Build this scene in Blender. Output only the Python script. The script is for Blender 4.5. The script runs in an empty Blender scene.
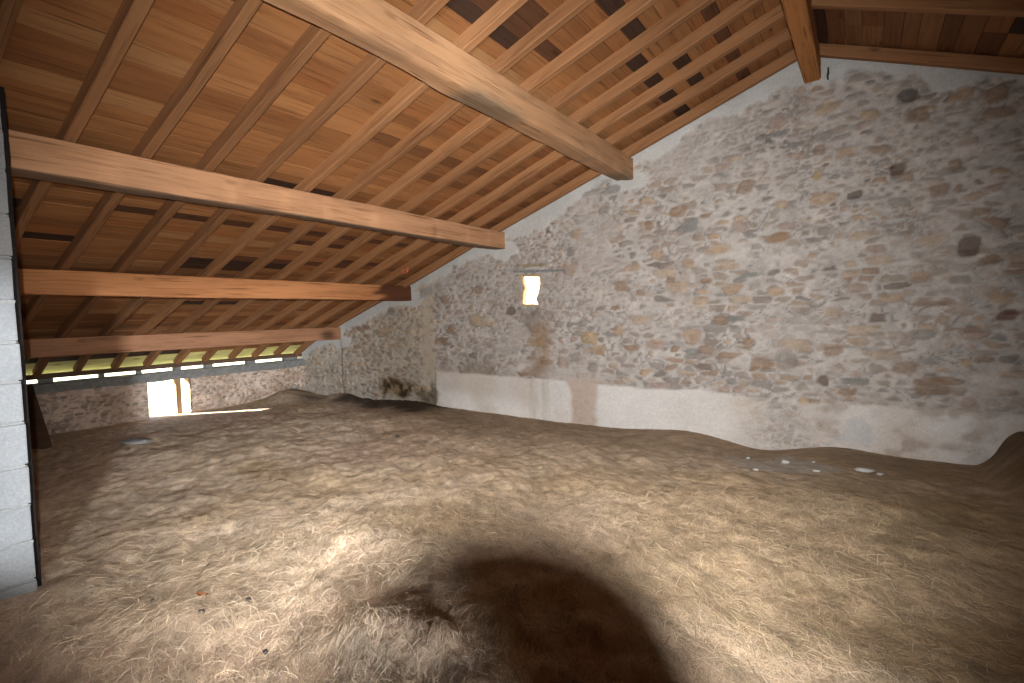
import bpy, bmesh, math
import numpy as np
from mathutils import Matrix, Vector
C = bpy.context.scene.collection
PI = math.pi
rng = np.random.default_rng(11)

# ---------------------------------------------------------------- camera constants
F = 511.14
AX = np.array([[0.8228, 0.5676, -0.0282], [-0.0048, 0.0566, 0.9984], [-0.5682, 0.8214, -0.0493]])  # right, up, forward
CAM = np.array([0.0, 0.0, 1.54])
GY = 6.5          # inner face of the gable wall
EX = -9.98        # inner face of the eave wall
RX = -0.48        # ridge line


def zr(x):        # underside of the rafters
    x = np.asarray(x, float)
    return np.where(x < RX, 4.262 + 0.344 * (x - RX) - eave_drop(x), 4.205 - 0.40 * (x - RX))


def eave_drop(x):   # the rafter feet sag between the lowest purlin and the wall plate
    t = np.clip((-8.67 - np.asarray(x, float)) / 1.28, 0, 3)
    return 0.115 * np.where(t < 1, t * t, 2 * t - 1)


RD = 0.112        # rafter depth measured vertically


# ---------------------------------------------------------------- numeric noise
def _h(ix, iy, seed):
    n = (ix.astype(np.int64) * 374761393 + iy.astype(np.int64) * 668265263 + seed * 974634777) & 0xFFFFFFFF
    n = ((n ^ (n >> 13)) * 1274126177) & 0xFFFFFFFF
    n = ((n ^ (n >> 16)) * 2246822519) & 0xFFFFFFFF
    return ((n ^ (n >> 15)) & 0xFFFFFF) / float(0xFFFFFF)


def vn(x, y, seed=0):
    ix = np.floor(x); iy = np.floor(y)
    fx = x - ix; fy = y - iy
    fx = fx * fx * fx * (fx * (fx * 6 - 15) + 10); fy = fy * fy * fy * (fy * (fy * 6 - 15) + 10)
    a = _h(ix, iy, seed); b = _h(ix + 1, iy, seed); c = _h(ix, iy + 1, seed); d = _h(ix + 1, iy + 1, seed)
    return (a + (b - a) * fx) * (1 - fy) + (c + (d - c) * fx) * fy


def fbm(x, y, seed=0, oct=4, gain=0.5):
    s = np.zeros_like(np.asarray(x, float)); a = 1.0; t = 0.0; k = 1.0
    for o in range(oct):
        s = s + a * (vn(x * k + 17.3 * o, y * k - 9.1 * o, seed + o) - 0.5); t += a; a *= gain; k *= 2.03
    return s / t * 2.0      # about -1..1


def sst(a, b, x):
    t = np.clip((x - a) / (b - a), 0, 1)
    return t * t * (3 - 2 * t)


def mix(a, b, t):
    return a * (1 - t[..., None]) + np.asarray(b) * t[..., None]


def s2l(*c):
    c = np.array(c, float) / 255.0
    return np.where(c <= 0.04045, c / 12.92, ((c + 0.055) / 1.055) ** 2.4)


# ---------------------------------------------------------------- objects
def tag(o, label=None, cat=None, group=None, kind=None):
    if label: o['label'] = label
    if cat: o['category'] = cat
    if group: o['group'] = group
    if kind: o['kind'] = kind
    return o


def mesh_np(name, verts, faces, mat, col=None, smooth=True, extra=None):
    """faces: (n,4) or (n,3) int array"""
    me = bpy.data.meshes.new(name)
    verts = np.ascontiguousarray(verts, np.float32); faces = np.ascontiguousarray(faces, np.int32)
    n, k = faces.shape
    me.vertices.add(len(verts)); me.vertices.foreach_set('co', verts.ravel())
    me.loops.add(n * k); me.loops.foreach_set('vertex_index', faces.ravel())
    me.polygons.add(n)
    me.polygons.foreach_set('loop_start', np.arange(0, n * k, k, dtype=np.int32))
    me.update(calc_edges=True)
    me.polygons.foreach_set('use_smooth', np.full(n, smooth, dtype=bool))
    if col is not None:
        at = me.color_attributes.new('tone', 'FLOAT_COLOR', 'POINT')
        c4 = np.ones((len(verts), 4), np.float32); c4[:, :3] = col
        at.data.foreach_set('color', c4.ravel())
    me.materials.append(mat)
    me.validate()
    o = bpy.data.objects.new(name, me); C.objects.link(o)
    return o


def bm_obj(name, bm, mat, parent=None, smooth=False):
    me = bpy.data.meshes.new(name); bm.normal_update(); bm.to_mesh(me); bm.free()
    for m in (mat if isinstance(mat, (list, tuple)) else [mat]): me.materials.append(m)
    if smooth:
        for p in me.polygons: p.use_smooth = True
    o = bpy.data.objects.new(name, me); C.objects.link(o)
    if parent: o.parent = parent
    return o


def add_box(bm, x0, x1, y0, y1, z0, z1, bev=0.0, seg=1, mi=0, jit=0.0):
    r = bmesh.ops.create_cube(bm, size=1.0)
    vs = r['verts']
    for v in vs:
        v.co.x = (x0 + x1) / 2 + v.co.x * (x1 - x0); v.co.y = (y0 + y1) / 2 + v.co.y * (y1 - y0); v.co.z = (z0 + z1) / 2 + v.co.z * (z1 - z0)
        if jit: v.co += Vector(rng.uniform(-jit, jit, 3))
    fs = {f for v in vs for f in v.link_faces}
    if bev:
        es = {e for v in vs for e in v.link_edges}
        q = bmesh.ops.bevel(bm, geom=list(es), offset=bev, segments=seg, affect='EDGES', profile=0.6)
        fs = set(q['faces']) | {f for f in fs if f.is_valid}
    for f in fs: f.material_index = mi
    return vs


# ---------------------------------------------------------------- materials
def new_mat(name, rough=0.85):
    m = bpy.data.materials.new(name); m.use_nodes = True
    nt = m.node_tree; b = nt.nodes['Principled BSDF']
    b.inputs['Roughness'].default_value = rough
    b.inputs['Specular IOR Level'].default_value = 0.25
    return m, nt, b


def nd(nt, t, **kw):
    n = nt.nodes.new(t)
    for k, v in kw.items():
        if hasattr(n, k): setattr(n, k, v)
        else: n.inputs[k].default_value = v
    return n


def mul_col(nt, a, b, fac=1.0, mode='MULTIPLY'):
    n = nt.nodes.new('ShaderNodeMix'); n.data_type = 'RGBA'; n.blend_type = mode
    n.inputs[0].default_value = fac if not hasattr(fac, 'links') else 1.0
    if hasattr(fac, 'links'): nt.links.new(fac, n.inputs[0])
    for s, i in ((a, 6), (b, 7)):
        if hasattr(s, 'links'): nt.links.new(s, n.inputs[i])
        else: n.inputs[i].default_value = tuple(s) if len(s) == 4 else (*s, 1)
    return n.outputs[2]


def ramp(nt, src, stops):
    r = nt.nodes.new('ShaderNodeValToRGB'); e = r.color_ramp.elements
    while len(e) < len(stops): e.new(0.5)
    for i, (p, c) in enumerate(stops):
        e[i].position = p; e[i].color = (*c, 1) if len(c) == 3 else c
    nt.links.new(src, r.inputs[0]); return r.outputs[0]


def coords(nt, scale, obj=True):
    tc = nt.nodes.new('ShaderNodeTexCoord'); mp = nt.nodes.new('ShaderNodeMapping')
    mp.inputs['Scale'].default_value = scale
    nt.links.new(tc.outputs['Object'], mp.inputs['Vector']); return mp.outputs[0]


def noise(nt, vec, scale, detail=4, rough=0.6, dist=0.0):
    n = nt.nodes.new('ShaderNodeTexNoise')
    n.inputs['Scale'].default_value = scale; n.inputs['Detail'].default_value = detail
    n.inputs['Roughness'].default_value = rough; n.inputs['Distortion'].default_value = dist
    nt.links.new(vec, n.inputs['Vector']); return n.outputs[0]


def bump(nt, b, h, strength, dist=0.01):
    n = nt.nodes.new('ShaderNodeBump'); n.inputs['Strength'].default_value = strength; n.inputs['Distance'].default_value = dist
    nt.links.new(h, n.inputs['Height']); nt.links.new(n.outputs[0], b.inputs['Normal'])


def tone_mat(name, grain=30, amt=0.35, bs=0.5, rough=0.9):
    """colour from the mesh's own tone attribute, roughened by two noises"""
    m, nt, b = new_mat(name, rough)
    at = nd(nt, 'ShaderNodeAttribute', attribute_name='tone')
    v = coords(nt, (1, 1, 1))
    n1 = noise(nt, v, grain, 6, 0.7)
    lo, hi = 1 - amt, 1 + amt
    c = mul_col(nt, at.outputs['Color'], ramp(nt, n1, [(0.25, (lo,) * 3), (0.75, (hi,) * 3)]))
    nt.links.new(c, b.inputs['Base Color'])
    bump(nt, b, n1, bs, 0.01)
    return m


def wood_mat(name, axis, use_tone, base=(0.3, 0.14, 0.06), grain=1.0, knots=0.8, hue=0.12, bs=0.25, rough=0.75):
    """pine grain drawn out along `axis`; each object (or board tone) shifts its own colour"""
    m, nt, b = new_mat(name, rough)
    sc = [16.0, 16.0, 16.0]; sc[axis] = 0.9
    v = coords(nt, tuple(sc))
    n1 = noise(nt, v, 1.6 * grain, 7, 0.65, 0.6)
    sc2 = [3.0, 3.0, 3.0]; sc2[axis] = 0.55
    v2 = coords(nt, tuple(sc2))
    n2 = noise(nt, v2, 1.2, 4, 0.6, 0.4)
    if use_tone:
        at = nd(nt, 'ShaderNodeAttribute', attribute_name='tone'); base_s = at.outputs['Color']
    else:
        base_s = (*base, 1)
    c = mul_col(nt, base_s, ramp(nt, n1, [(0.28, (0.7, 0.65, 0.6)), (0.5, (1, 1, 1)), (0.75, (1.12, 1.1, 1.08))]))
    c = mul_col(nt, c, ramp(nt, n2, [(0.3, (0.82, 0.79, 0.77)), (0.55, (1.0, 1.0, 1.0)), (0.8, (1.1, 1.08, 1.02))]))
    sc5 = [60.0, 60.0, 60.0]; sc5[axis] = 1.4
    n5 = noise(nt, coords(nt, tuple(sc5)), 1.0, 3, 0.5, 0.3)
    c = mul_col(nt, c, ramp(nt, n5, [(0.3, (0.5, 0.45, 0.4)), (0.4, (1, 1, 1))]))
    oi = nd(nt, 'ShaderNodeObjectInfo')
    if hue:
        c = mul_col(nt, c, ramp(nt, oi.outputs['Random'], [(0, (1 - hue, 1 - hue * 1.2, 1 - hue * 1.3)), (1, (1 + hue, 1 + hue, 1 + hue))]))
    # knots
    sc3 = [5.5, 5.5, 5.5]; sc3[axis] = 2.0
    v3 = coords(nt, tuple(sc3))
    vo = nd(nt, 'ShaderNodeTexVoronoi', feature='F1'); vo.inputs['Scale'].default_value = 1.0
    nt.links.new(v3, vo.inputs['Vector'])
    kn = ramp(nt, vo.outputs['Distance'], [(0.05, (1, 1, 1)), (0.15, (0, 0, 0))])
    pick = ramp(nt, vo.outputs['Color'], [(0.42, (0, 0, 0)), (0.47, (1, 1, 1))])
    kk = mul_col(nt, kn, pick)
    kf = nd(nt, 'ShaderNodeMath', operation='MULTIPLY'); kf.inputs[1].default_value = knots
    nt.links.new(kk, kf.inputs[0])
    c = mul_col(nt, c, (0.33, 0.27, 0.22, 1), kf.outputs[0])
    nt.links.new(c, b.inputs['Base Color'])
    bump(nt, b, n1, bs, 0.006)
    return m


M_stone = tone_mat('rubble_masonry', 45, 0.17, 0.4)
M_hay = tone_mat('hay_mat', 110, 0.5, 0.7)
M_deck = wood_mat('roof_board_pine', 1, True, knots=0.75)
M_rafter = wood_mat('rafter_pine', 0, False, base=(0.27, 0.13, 0.056), hue=0.16)
M_purlin = wood_mat('purlin_pine', 1, True, knots=0.45, hue=0.05)
M_darkwood = wood_mat('weathered_plank', 1, False, base=(0.12, 0.072, 0.045), hue=0.0)
M_post = wood_mat('window_post_wood', 2, False, base=(0.36, 0.22, 0.11), hue=0.0)


def flat_mat(name, col, rough=0.8, grain=40, amt=0.2, bs=0.3, metal=0.0):
    m, nt, b = new_mat(name, rough)
    v = coords(nt, (1, 1, 1)); n1 = noise(nt, v, grain, 5, 0.65)
    c = mul_col(nt, (*col, 1), ramp(nt, n1, [(0.25, (1 - amt,) * 3), (0.75, (1 + amt,) * 3)]))
    nt.links.new(c, b.inputs['Base Color']); b.inputs['Metallic'].default_value = metal
    bump(nt, b, n1, bs, 0.005)
    return m


M_mortar = flat_mat('cement_mortar', (0.34, 0.34, 0.33), 0.9, 60, 0.25, 0.8)
M_conc = flat_mat('cast_concrete', (0.2, 0.2, 0.19), 0.9, 14, 0.3, 0.5)
M_plainwall = flat_mat('lime_plaster', (0.3, 0.26, 0.22), 0.95, 5, 0.3, 0.5)
M_grass = flat_mat('meadow_grass', (0.24, 0.30, 0.03), 1.0, 2.5, 0.35, 0.6)
M_white = flat_mat('lime_white', (0.46, 0.45, 0.43), 0.9, 30, 0.15, 0.6)
M_greystone = flat_mat('pale_flat_stone', (0.27, 0.265, 0.255), 0.9, 20, 0.2, 0.5)
M_dung = flat_mat('dark_crumb', (0.06, 0.05, 0.045), 0.95, 60, 0.3, 0.8)
M_leaf = flat_mat('rust_leaf', (0.4, 0.15, 0.06), 0.8, 60, 0.3, 0.4)
M_blackplastic = flat_mat('black_plastic', (0.012, 0.012, 0.012), 0.5, 90, 0.1, 0.1)
M_flashwin = flat_mat('flash_window', (0.6, 0.6, 0.58), 0.3, 90, 0.05, 0.0)
M_rust = flat_mat('rusty_wire', (0.4, 0.12, 0.05), 0.6, 80, 0.3, 0.3)
M_iron = flat_mat('dark_iron', (0.03, 0.03, 0.035), 0.6, 80, 0.3, 0.3)


def block_mat():
    m, nt, b = new_mat('concrete_block', 0.95)
    v = coords(nt, (1, 1, 1))
    n1 = noise(nt, v, 70, 6, 0.75); n2 = noise(nt, v, 3.0, 3, 0.5)
    c = mul_col(nt, (0.33, 0.335, 0.335, 1), ramp(nt, n1, [(0.3, (0.8,) * 3), (0.7, (1.15,) * 3)]))
    c = mul_col(nt, c, ramp(nt, n2, [(0.3, (0.85, 0.86, 0.88)), (0.7, (1.08,) * 3)]))
    nt.links.new(c, b.inputs['Base Color']); bump(nt, b, n1, 0.7, 0.008)
    return m


M_block = block_mat()

# ================================================================= stone masonry generator
PAL = {k: s2l(*v) for k, v in dict(s=(116, 117, 114), o=(164, 137, 108), b=(134, 106, 80), g=(130, 124, 116), m=(158, 134, 120), t=(170, 149, 126),
                                   y=(176, 145, 100), d=(84, 66, 50), k=(64, 58, 56), r=(92, 50, 40)).items()}
PALA = np.array([PAL[k] for k in 'ttttoobbbgggmmmsgdtoogm']) * 0.7 + 0.3 * s2l(148, 137, 129)


def masonry(U, V, seed, cw, ch, mortar, expo=0.0):
    """colour and relief of coursed rubble; U along the wall, V up, in metres"""
    Uw = U + 0.05 * fbm(U * 2.2, V * 3.5, seed + 50, 3); Vw = V + 0.035 * fbm(U * 1.6, V * 2.5, seed + 60, 3)
    fx = Uw / cw; fy = Vw / ch
    ix = np.floor(fx); iy = np.floor(fy)
    best = np.full(U.shape, 9.0); sec = np.full(U.shape, 9.0)
    bid = np.zeros(U.shape + (2,))
    for dy in (-1, 0, 1):
        for dx in (-2, -1, 0, 1, 2):
            cx = ix + dx; cy = iy + dy
            off = _h(cy, cy * 0, seed + 1)
            px = cx + off * 0.9 + 0.12 + 0.76 * _h(cx, cy, seed + 2) - 0.45; py = cy + 0.2 + 0.6 * _h(cx, cy, seed + 3)
            w = 0.35 * _h(cx, cy, seed + 4)
            ax = 0.65 + 0.7 * _h(cx, cy, seed + 5)
            d = (np.abs(fx - px) / ax) ** 2.2 + (np.abs(fy - py) / 0.8) ** 2.2 - w
            lt = d < best
            sec = np.where(lt, best, np.minimum(sec, d))
            bid[..., 0] = np.where(lt, cx, bid[..., 0]); bid[..., 1] = np.where(lt, cy, bid[..., 1])
            best = np.where(lt, d, best)
    edge = sec - best
    r1 = _h(bid[..., 0], bid[..., 1], seed + 6); r2 = _h(bid[..., 0], bid[..., 1], seed + 7); r3 = _h(bid[..., 0], bid[..., 1], seed + 8)
    smear = fbm(U * 0.9, V * 1.3, seed + 70, 3) * 0.5 + fbm(U * 5, V * 8, seed + 75, 3) * 0.35
    t = 0.1 + 0.75 * r1 ** 1.6 + 0.55 * smear - expo
    e = sst(t, t + 0.26, edge)
    colr = PALA[(r2 * len(PALA)).astype(int) % len(PALA)] * (0.52 + 0.6 * r3)[..., None]
    colr = colr * (1 + 0.38 * fbm(U * 16, V * 26, seed + 80, 3))[..., None]
    mt = mortar * (1 + 0.2 * fbm(U * 3, V * 4, seed + 90, 4) + 0.26 * fbm(U * 17, V * 24, seed + 95, 3))[..., None]
    crack = sst(0.12, 0.02, edge) * sst(-0.05, 0.3, fbm(U * 4, V * 6, seed + 97, 3))
    c = mix(mt, 0, np.zeros(U.shape))
    ea = e * (0.5 + 0.4 * r3); c = c * (1 - ea)[..., None] + colr * ea[..., None]
    c = c * (1 - 0.45 * crack)[..., None]  # crack recesses; thin flash shade under stone edges also put into the colour
    h = 0.02 * e * (0.5 + r3) * np.minimum(1, edge * 1.4) - 0.012 * crack + 0.006 * fbm(U * 12, V * 16, seed + 99, 3)
    return c, h, e


def grid_faces(nx, nz):
    i = np.arange(nx * nz).reshape(nz, nx)
    return np.stack([i[:-1, :-1].ravel(), i[:-1, 1:].ravel(), i[1:, 1:].ravel(), i[1:, :-1].ravel()], 1)

SKY, SUN, FLASH, FSIZE, REAR = 1.0, 58.0, 1980.0, 108, 7800.0

# ================================================================= gable wall (stone)
STONES = """-1.81 2.59 0.145 0.086 s;-2.33 2.98 0.093 0.057 o;-1.91 2.78 0.099 0.074 b;-3.34 2.67 0.078 0.069 o;-3.44 2.43 0.056 0.056 g;-3.46 2.2 0.144 0.085 m;-2.5 2.13 0.123 0.039 o;-2.12 2.04 0.129 0.051 t;-1.81 2.13 0.073 0.055 o;-1.46 2.28 0.148 0.059 t;-1.39 2.07 0.101 0.053 t;-1.3 1.79 0.111 0.059 o;-1.92 1.84 0.137 0.075 t;-2.42 1.8 0.061 0.046 b;-2.02 1.94 0.057 0.038 b;-1.59 1.9 0.07 0.036 b;-1.21 2.52 0.087 0.069 m;-1.15 2.96 0.096 0.069 b;-1.32 2.96 0.055 0.046 g;-2.07 3.07 0.076 0.043 g;-2.7 1.9 0.121 0.08 b;-1.09 2.39 0.074 0.023 s;-1.07 1.94 0.128 0.023 s;-2.19 2.27 0.071 0.057 o;0.27 2.91 0.072 0.069 d;0.12 3.12 0.091 0.05 b;-0.16 3.15 0.088 0.052 o;-0.41 3.36 0.11 0.047 g;-0.41 3.23 0.06 0.053 b;-0.6 3.2 0.077 0.048 m;-0.37 2.71 0.129 0.064 o;-0.09 2.7 0.069 0.041 d;0.27 2.57 0.08 0.04 g;0.32 2.8 0.071 0.054 b;0.59 2.64 0.082 0.067 b;-0.43 2.95 0.046 0.043 y;-0.64 3.33 0.097 0.032 s;-0.89 3.48 0.132 0.033 s;-0.79 2.34 0.12 0.056 o;0.72 2.63 0.036 0.047 b;-0.78 2.7 0.06 0.044 o;0.7 2.86 0.044 0.052 b;0.8 2.09 0.086 0.104 d;1.09 1.42 0.067 0.046 r;0.53 0.73 0.131 0.09 b;-0.39 0.75 0.066 0.066 d;-0.98 0.91 0.116 0.07 b;-1.12 1.16 0.065 0.053 b;1.03 1.58 0.082 0.056 o;0.54 1.55 0.153 0.025 b;-0.84 1.74 0.092 0.051 o;-0.3 1.48 0.082 0.048 t;-0.56 0.51 0.058 0.045 y;-0.15 0.63 0.08 0.038 b;-0.65 1.13 0.148 0.067 t;-0.74 0.95 0.101 0.091 g;-0.29 1.07 0.083 0.054 b;0.22 1.62 0.09 0.046 o;-1.77 1.03 0.085 0.038 s;-0.09 0.75 0.115 0.037 s;-0.84 2.34 0.132 0.05 b;0.8 0.97 0.036 0.039 y;0.33 0.91 0.105 0.061 b;0.16 1.04 0.125 0.047 t;-1.27 1.44 0.111 0.036 s;-1.76 1.22 0.109 0.087 o;0.34 3.6 0.078 0.063 k;0.4 3.39 0.093 0.077 b;0.73 3.5 0.093 0.046 o;0.99 3.27 0.101 0.045 b;-0.33 3.65 0.108 0.062 o;-0.81 3.61 0.09 0.066 m;0.98 3.45 0.088 0.072 b;0.03 3.49 0.075 0.055 o;-4.52 1.62 0.094 0.069 d;-3.27 1.42 0.07 0.056 g;-3.17 1.21 0.123 0.077 y;-3.05 1.04 0.121 0.063 o;-3.57 0.86 0.099 0.08 m;-4.13 0.69 0.179 0.068 m;-4.04 1.14 0.123 0.053 o;-3.12 0.8 0.077 0.063 g;-3.39 0.93 0.112 0.057 g;-5.95 1.15 0.149 0.086 b;-5.72 1.35 0.078 0.076 b;-5.22 1.5 0.145 0.089 o;-4.99 1.46 0.121 0.08 t;-8.13 1.94 0.149 0.135 g;-7.96 2.26 0.117 0.076 b;-7.19 1.68 0.107 0.073 g;-7.99 1.41 0.176 0.077 b;-7.43 1.31 0.193 0.075 o;-5.85 1.85 0.102 0.076 b;-5.36 2.45 0.126 0.073 t;-5.13 1.98 0.092 0.064 b;-2.29 2.66 0.059 0.057 b;-2.92 2.94 0.073 0.053 g;-1.44 1.42 0.086 0.054 b;-2.44 1.44 0.136 0.059 t;-2.24 1.12 0.119 0.059 m;-2.72 1.31 0.086 0.054 o;-1.67 1.67 0.095 0.049 o;-1.21 1.66 0.109 0.047 t;-0.05 2.28 0.103 0.052 t;0.12 2.01 0.108 0.046 t;0.45 1.83 0.086 0.044 o;0.75 1.77 0.073 0.038 g;0.96 1.94 0.069 0.046 b;-0.13 1.87 0.097 0.042 t;0.52 2.17 0.091 0.049 t;0.88 2.41 0.063 0.046 b;-0.04 1.29 0.113 0.047 t;0.45 1.24 0.109 0.045 g;0.82 1.29 0.086 0.043 b"""
WIN = np.array([(-4.30, 2.15), (-3.965, 2.125), (-3.955, 2.02), (-3.985, 1.88), (-4.03, 1.79), (-3.995, 1.70), (-4.285, 1.715), (-4.275, 1.85), (-4.245, 1.97), (-4.285, 2.06)])


def inside(P, x, z):
    r = np.zeros(x.shape, bool); n = len(P)
    for i in range(n):
        x0, z0 = P[i]; x1, z1 = P[(i + 1) % n]
        c = ((z0 > z) != (z1 > z)) & (x < (x1 - x0) * (z - z0) / (z1 - z0 + 1e-12) + x0)
        r ^= c
    return r


xs = np.concatenate([np.arange(-10.35, 2.6, 0.0165), np.arange(2.65, 7.1, 0.12)]); zs = np.arange(-0.3, 4.42, 0.0165)
X, Z = np.meshgrid(xs, zs)
mort = s2l(172, 165, 159)
c1, h1, e1 = masonry(X, Z, 3, 0.185, 0.08, mort)
c2, h2, e2 = masonry(X + 3.1, Z + 1.7, 21, 0.105, 0.05, mort)
sel = sst(-0.12, 0.22, fbm(X * 0.8, Z * 1.1, 301, 3) - 0.12 * sst(-5, -7, X) - 0.1)
col = c1 * (1 - sel)[..., None] + c2 * sel[..., None]
hgt = h1 * (1 - sel) + h2 * sel
# thin slaty courses running level across the wall
sl = sst(0.42, 0.6, fbm(X * 0.9, Z * 9, 777, 3)) * sst(0.1, 0.4, fbm(X * 3, Z * 22, 778, 2) + 0.15)
col = mix(col, s2l(128, 126, 124), 0.55 * sl)
# cell-wide mortar smears
sm = sst(0.12, 0.45, fbm(X * 1.3 + 4, Z * 1.7, 44, 4))
col = mix(col, mort * 1.03, 0.5 * sm); hgt = hgt * (1 - 0.6 * sm)
# the older part beyond the straight joint: yellower, smaller stones in beige mortar
old = sst(-6.02, -6.14, X + 0.03 * fbm(Z * 6, Z * 0, 5, 3))
col = col * (1 - old[..., None] * (1 - np.array([1.0, 0.955, 0.86])))
jn = np.exp(-((X + 6.28 + 0.05 * fbm(Z * 3, X * 0, 6, 2)) / 0.15) ** 2) * sst(0.5, 0.7, Z) * sst(2.7, 2.2, Z)
col = mix(col, s2l(182, 168, 150), 0.75 * jn * (0.7 + 0.5 * fbm(X * 8, Z * 5, 8, 3))); hgt = hgt * (1 - 0.7 * jn)
# individual stones standing out of the mortar
for ent in STONES.split(';'):
    a = ent.split(); sx, sz, rw, rh = map(float, a[:4]); k = a[4]
    ii = np.where(np.abs(xs - sx) < rw * 1.8 + 0.05)[0]; jj = np.where(np.abs(zs - sz) < rh * 1.8 + 0.05)[0]
    if len(ii) < 2 or len(jj) < 2: continue
    sub = np.ix_(jj, ii)
    u = (X[sub] - sx) / rw; v = (Z[sub] - sz) / rh
    sd = int(abs(sx * 1000 + sz * 77)) % 9999
    ang = 0.16 * math.sin(sd); u, v = u + ang * v, v - ang * u * 0.5
    d = np.abs(u) ** 3 + np.abs(v) ** 3 + 1.3 * fbm(X[sub] * 9, Z[sub] * 13, sd, 4)
    m = sst(1.25, 0.7, d)
    ring = np.exp(-((d - 1.35) / 0.25) ** 2) * 0.35
    cc = np.ones(m.shape + (3,)) * PAL[k] * (0.9 + 0.28 * fbm(X[sub] * 13, Z[sub] * 20, sd + 3, 3))[..., None]
    q = col[sub] * (1 - 0.3 * ring)[..., None]
    kk = 0.72 if k in 'dkrs' else 0.62; col[sub] = q * (1 - kk * m)[..., None] + cc * (kk * m)[..., None]
    hgt[sub] = hgt[sub] * (1 - m) + m * (0.018 * (1 - np.clip(d, 0, 1) * 0.5) * (-0.6 if k in 'dkr' else 1))
# long thin lintel slate over the slit window and its yellow companion
for (lx0, lx1, lz, lh, lc) in ((-4.42, -3.55, 2.20, 0.026, (112, 114, 116)), (-4.36, -3.85, 2.285, 0.03, (136, 122, 98))):
    m = sst(lh, lh * 0.6, np.abs(Z - lz + 0.05 * (X + 4))) * sst(lx0 - .05, lx0 + .02, X) * sst(lx1 + .05, lx1 - .02, X)
    col = mix(col, s2l(*lc), 0.8 * m)
# cement haunching under the roof slope and round the purlin ends
zt = zr(X)
wid = 0.16 + 0.13 * fbm(X * 1.7, Z * 0, 12, 3) + 0.1 * fbm(X * 5, Z * 5, 13, 4)
wid = wid + 0.16 * np.exp(-((X + 0.45) / 0.5) ** 2)
wid = np.where(X > -0.2, wid * 0.7 + 0.16 * fbm(X * 3.1, Z * 3, 15, 2) - 0.03, wid)
cem = sst(wid + 0.04, wid - 0.03, zt - Z)
for px_, pb in ((-2.62, 3.27), (-4.68, 2.56), (-6.74, 1.88), (-8.78, 1.14)):
    rr = np.sqrt(((X - px_ - 0.08) / 0.3) ** 2 + ((Z - pb) / 0.15) ** 2) + 0.35 * fbm(X * 5, Z * 5, 14, 3)
    cem = np.maximum(cem, sst(1.05, 0.85, rr))
ccol = s2l(186, 185, 182) * (1 + 0.14 * fbm(X * 3, Z * 3, 16, 4))[..., None]
cem = cem * (0.86 + 0.14 * sst(-0.6, 0.1, fbm(X * 4, Z * 4, 17, 3)))
col = col * (1 - cem[..., None]) + ccol * cem[..., None]
hgt = hgt * (1 - 0.85 * cem) + 0.012 * cem
bl = sst(0.8, 0.6, np.sqrt(((X + 2.78) / 0.16) ** 2 + ((Z - 3.2) / 0.08) ** 2))
col = mix(col, s2l(132, 130, 130), 0.8 * bl)
bl = sst(1.0, 0.7, np.maximum(np.abs((X + 6.3) / 0.17), np.abs((Z - 2.0 - 0.3 * (X + 6.3)) / 0.09)))
col = mix(col, s2l(132, 134, 136), 0.6 * bl)
# pale render along the foot of the wall, in two lengths
t1 = 0.64 - 0.02 * (X + 6.1) + 0.02 * fbm(X * 4, X * 0, 18, 3)
b1 = sst(t1 + 0.012, t1 - 0.012, Z) * sst(-6.13, -6.1, X) * sst(-3.44, -3.53, X - 0.1 * sst(0.3, 0.6, Z) * 0 + 0.08 * sst(0.35, 0.62, Z) + 0.02 * fbm(Z * 7, Z * 0, 19, 3))
t2 = 0.55 - 0.05 * sst(-1.8, -0.6, X) + 0.03 * fbm(X * 3, X * 0, 20, 3)
b2 = sst(t2 + 0.02, t2 - 0.02, Z) * sst(-3.14, -3.02, X + 0.05 * fbm(Z * 6, Z * 0, 22, 3))
patch = np.exp(-((X + 0.75) / 0.42) ** 2) * 0.75 + 0.5 * sst(0.15, 0.5, fbm(X * 3.2, Z * 3.5, 23, 4)) * sst(-1.2, 0.3, X)
b2 = b2 * (1 - np.clip(patch, 0, 0.8))
gap = sst(0.7, 0.55, Z) * sst(-3.6, -3.48, X) * sst(-2.98, -3.1, X)
col = mix(col, s2l(182, 164, 152), 0.8 * gap); hgt = hgt * (1 - 0.7 * gap)
rc = s2l(206, 203, 199) * (1 + 0.07 * fbm(X * 2.2, Z * 2.5, 24, 4) + 0.05 * fbm(X * 14, Z * 14, 25, 3))[..., None]
rc = rc * (1 + 0.18 * sst(0.45, 0.05, Z) * sst(-3, -5, X))[..., None]
rc = mix(rc, s2l(184, 166, 150), 0.5 * sst(0.0, 0.6, fbm(X * 1.1, Z * 1.4, 26, 3)))
rt = sst(-2.2, 0.2, X)
rc = mix(rc, s2l(150, 134, 120), 0.65 * rt * sst(0.05, 0.4, fbm(X * 3.2 + 7, Z * 4, 126, 4))); rc = mix(rc, s2l(176, 178, 180), 0.6 * rt * sst(0.05, 0.3, fbm(X * 2.6, Z * 3.4 + 5, 127, 3)))
strk = (np.exp(-((X + 4.14) / 0.05) ** 2) + 0.8 * np.exp(-((X + 3.9) / 0.06) ** 2) + 0.5 * np.exp(-((X + 4.0) / 0.2) ** 2)) * (0.7 + 0.5 * fbm(X * 20, Z * 2, 27, 2))
rc = mix(rc, s2l(150, 134, 112), np.clip(0.4 * strk, 0, 0.7))
rb = np.maximum(b1, b2 * 0.95)
col = col * (1 - rb[..., None]) + rc * rb[..., None]
hgt = hgt * (1 - 0.9 * rb) + 0.014 * rb
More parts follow.
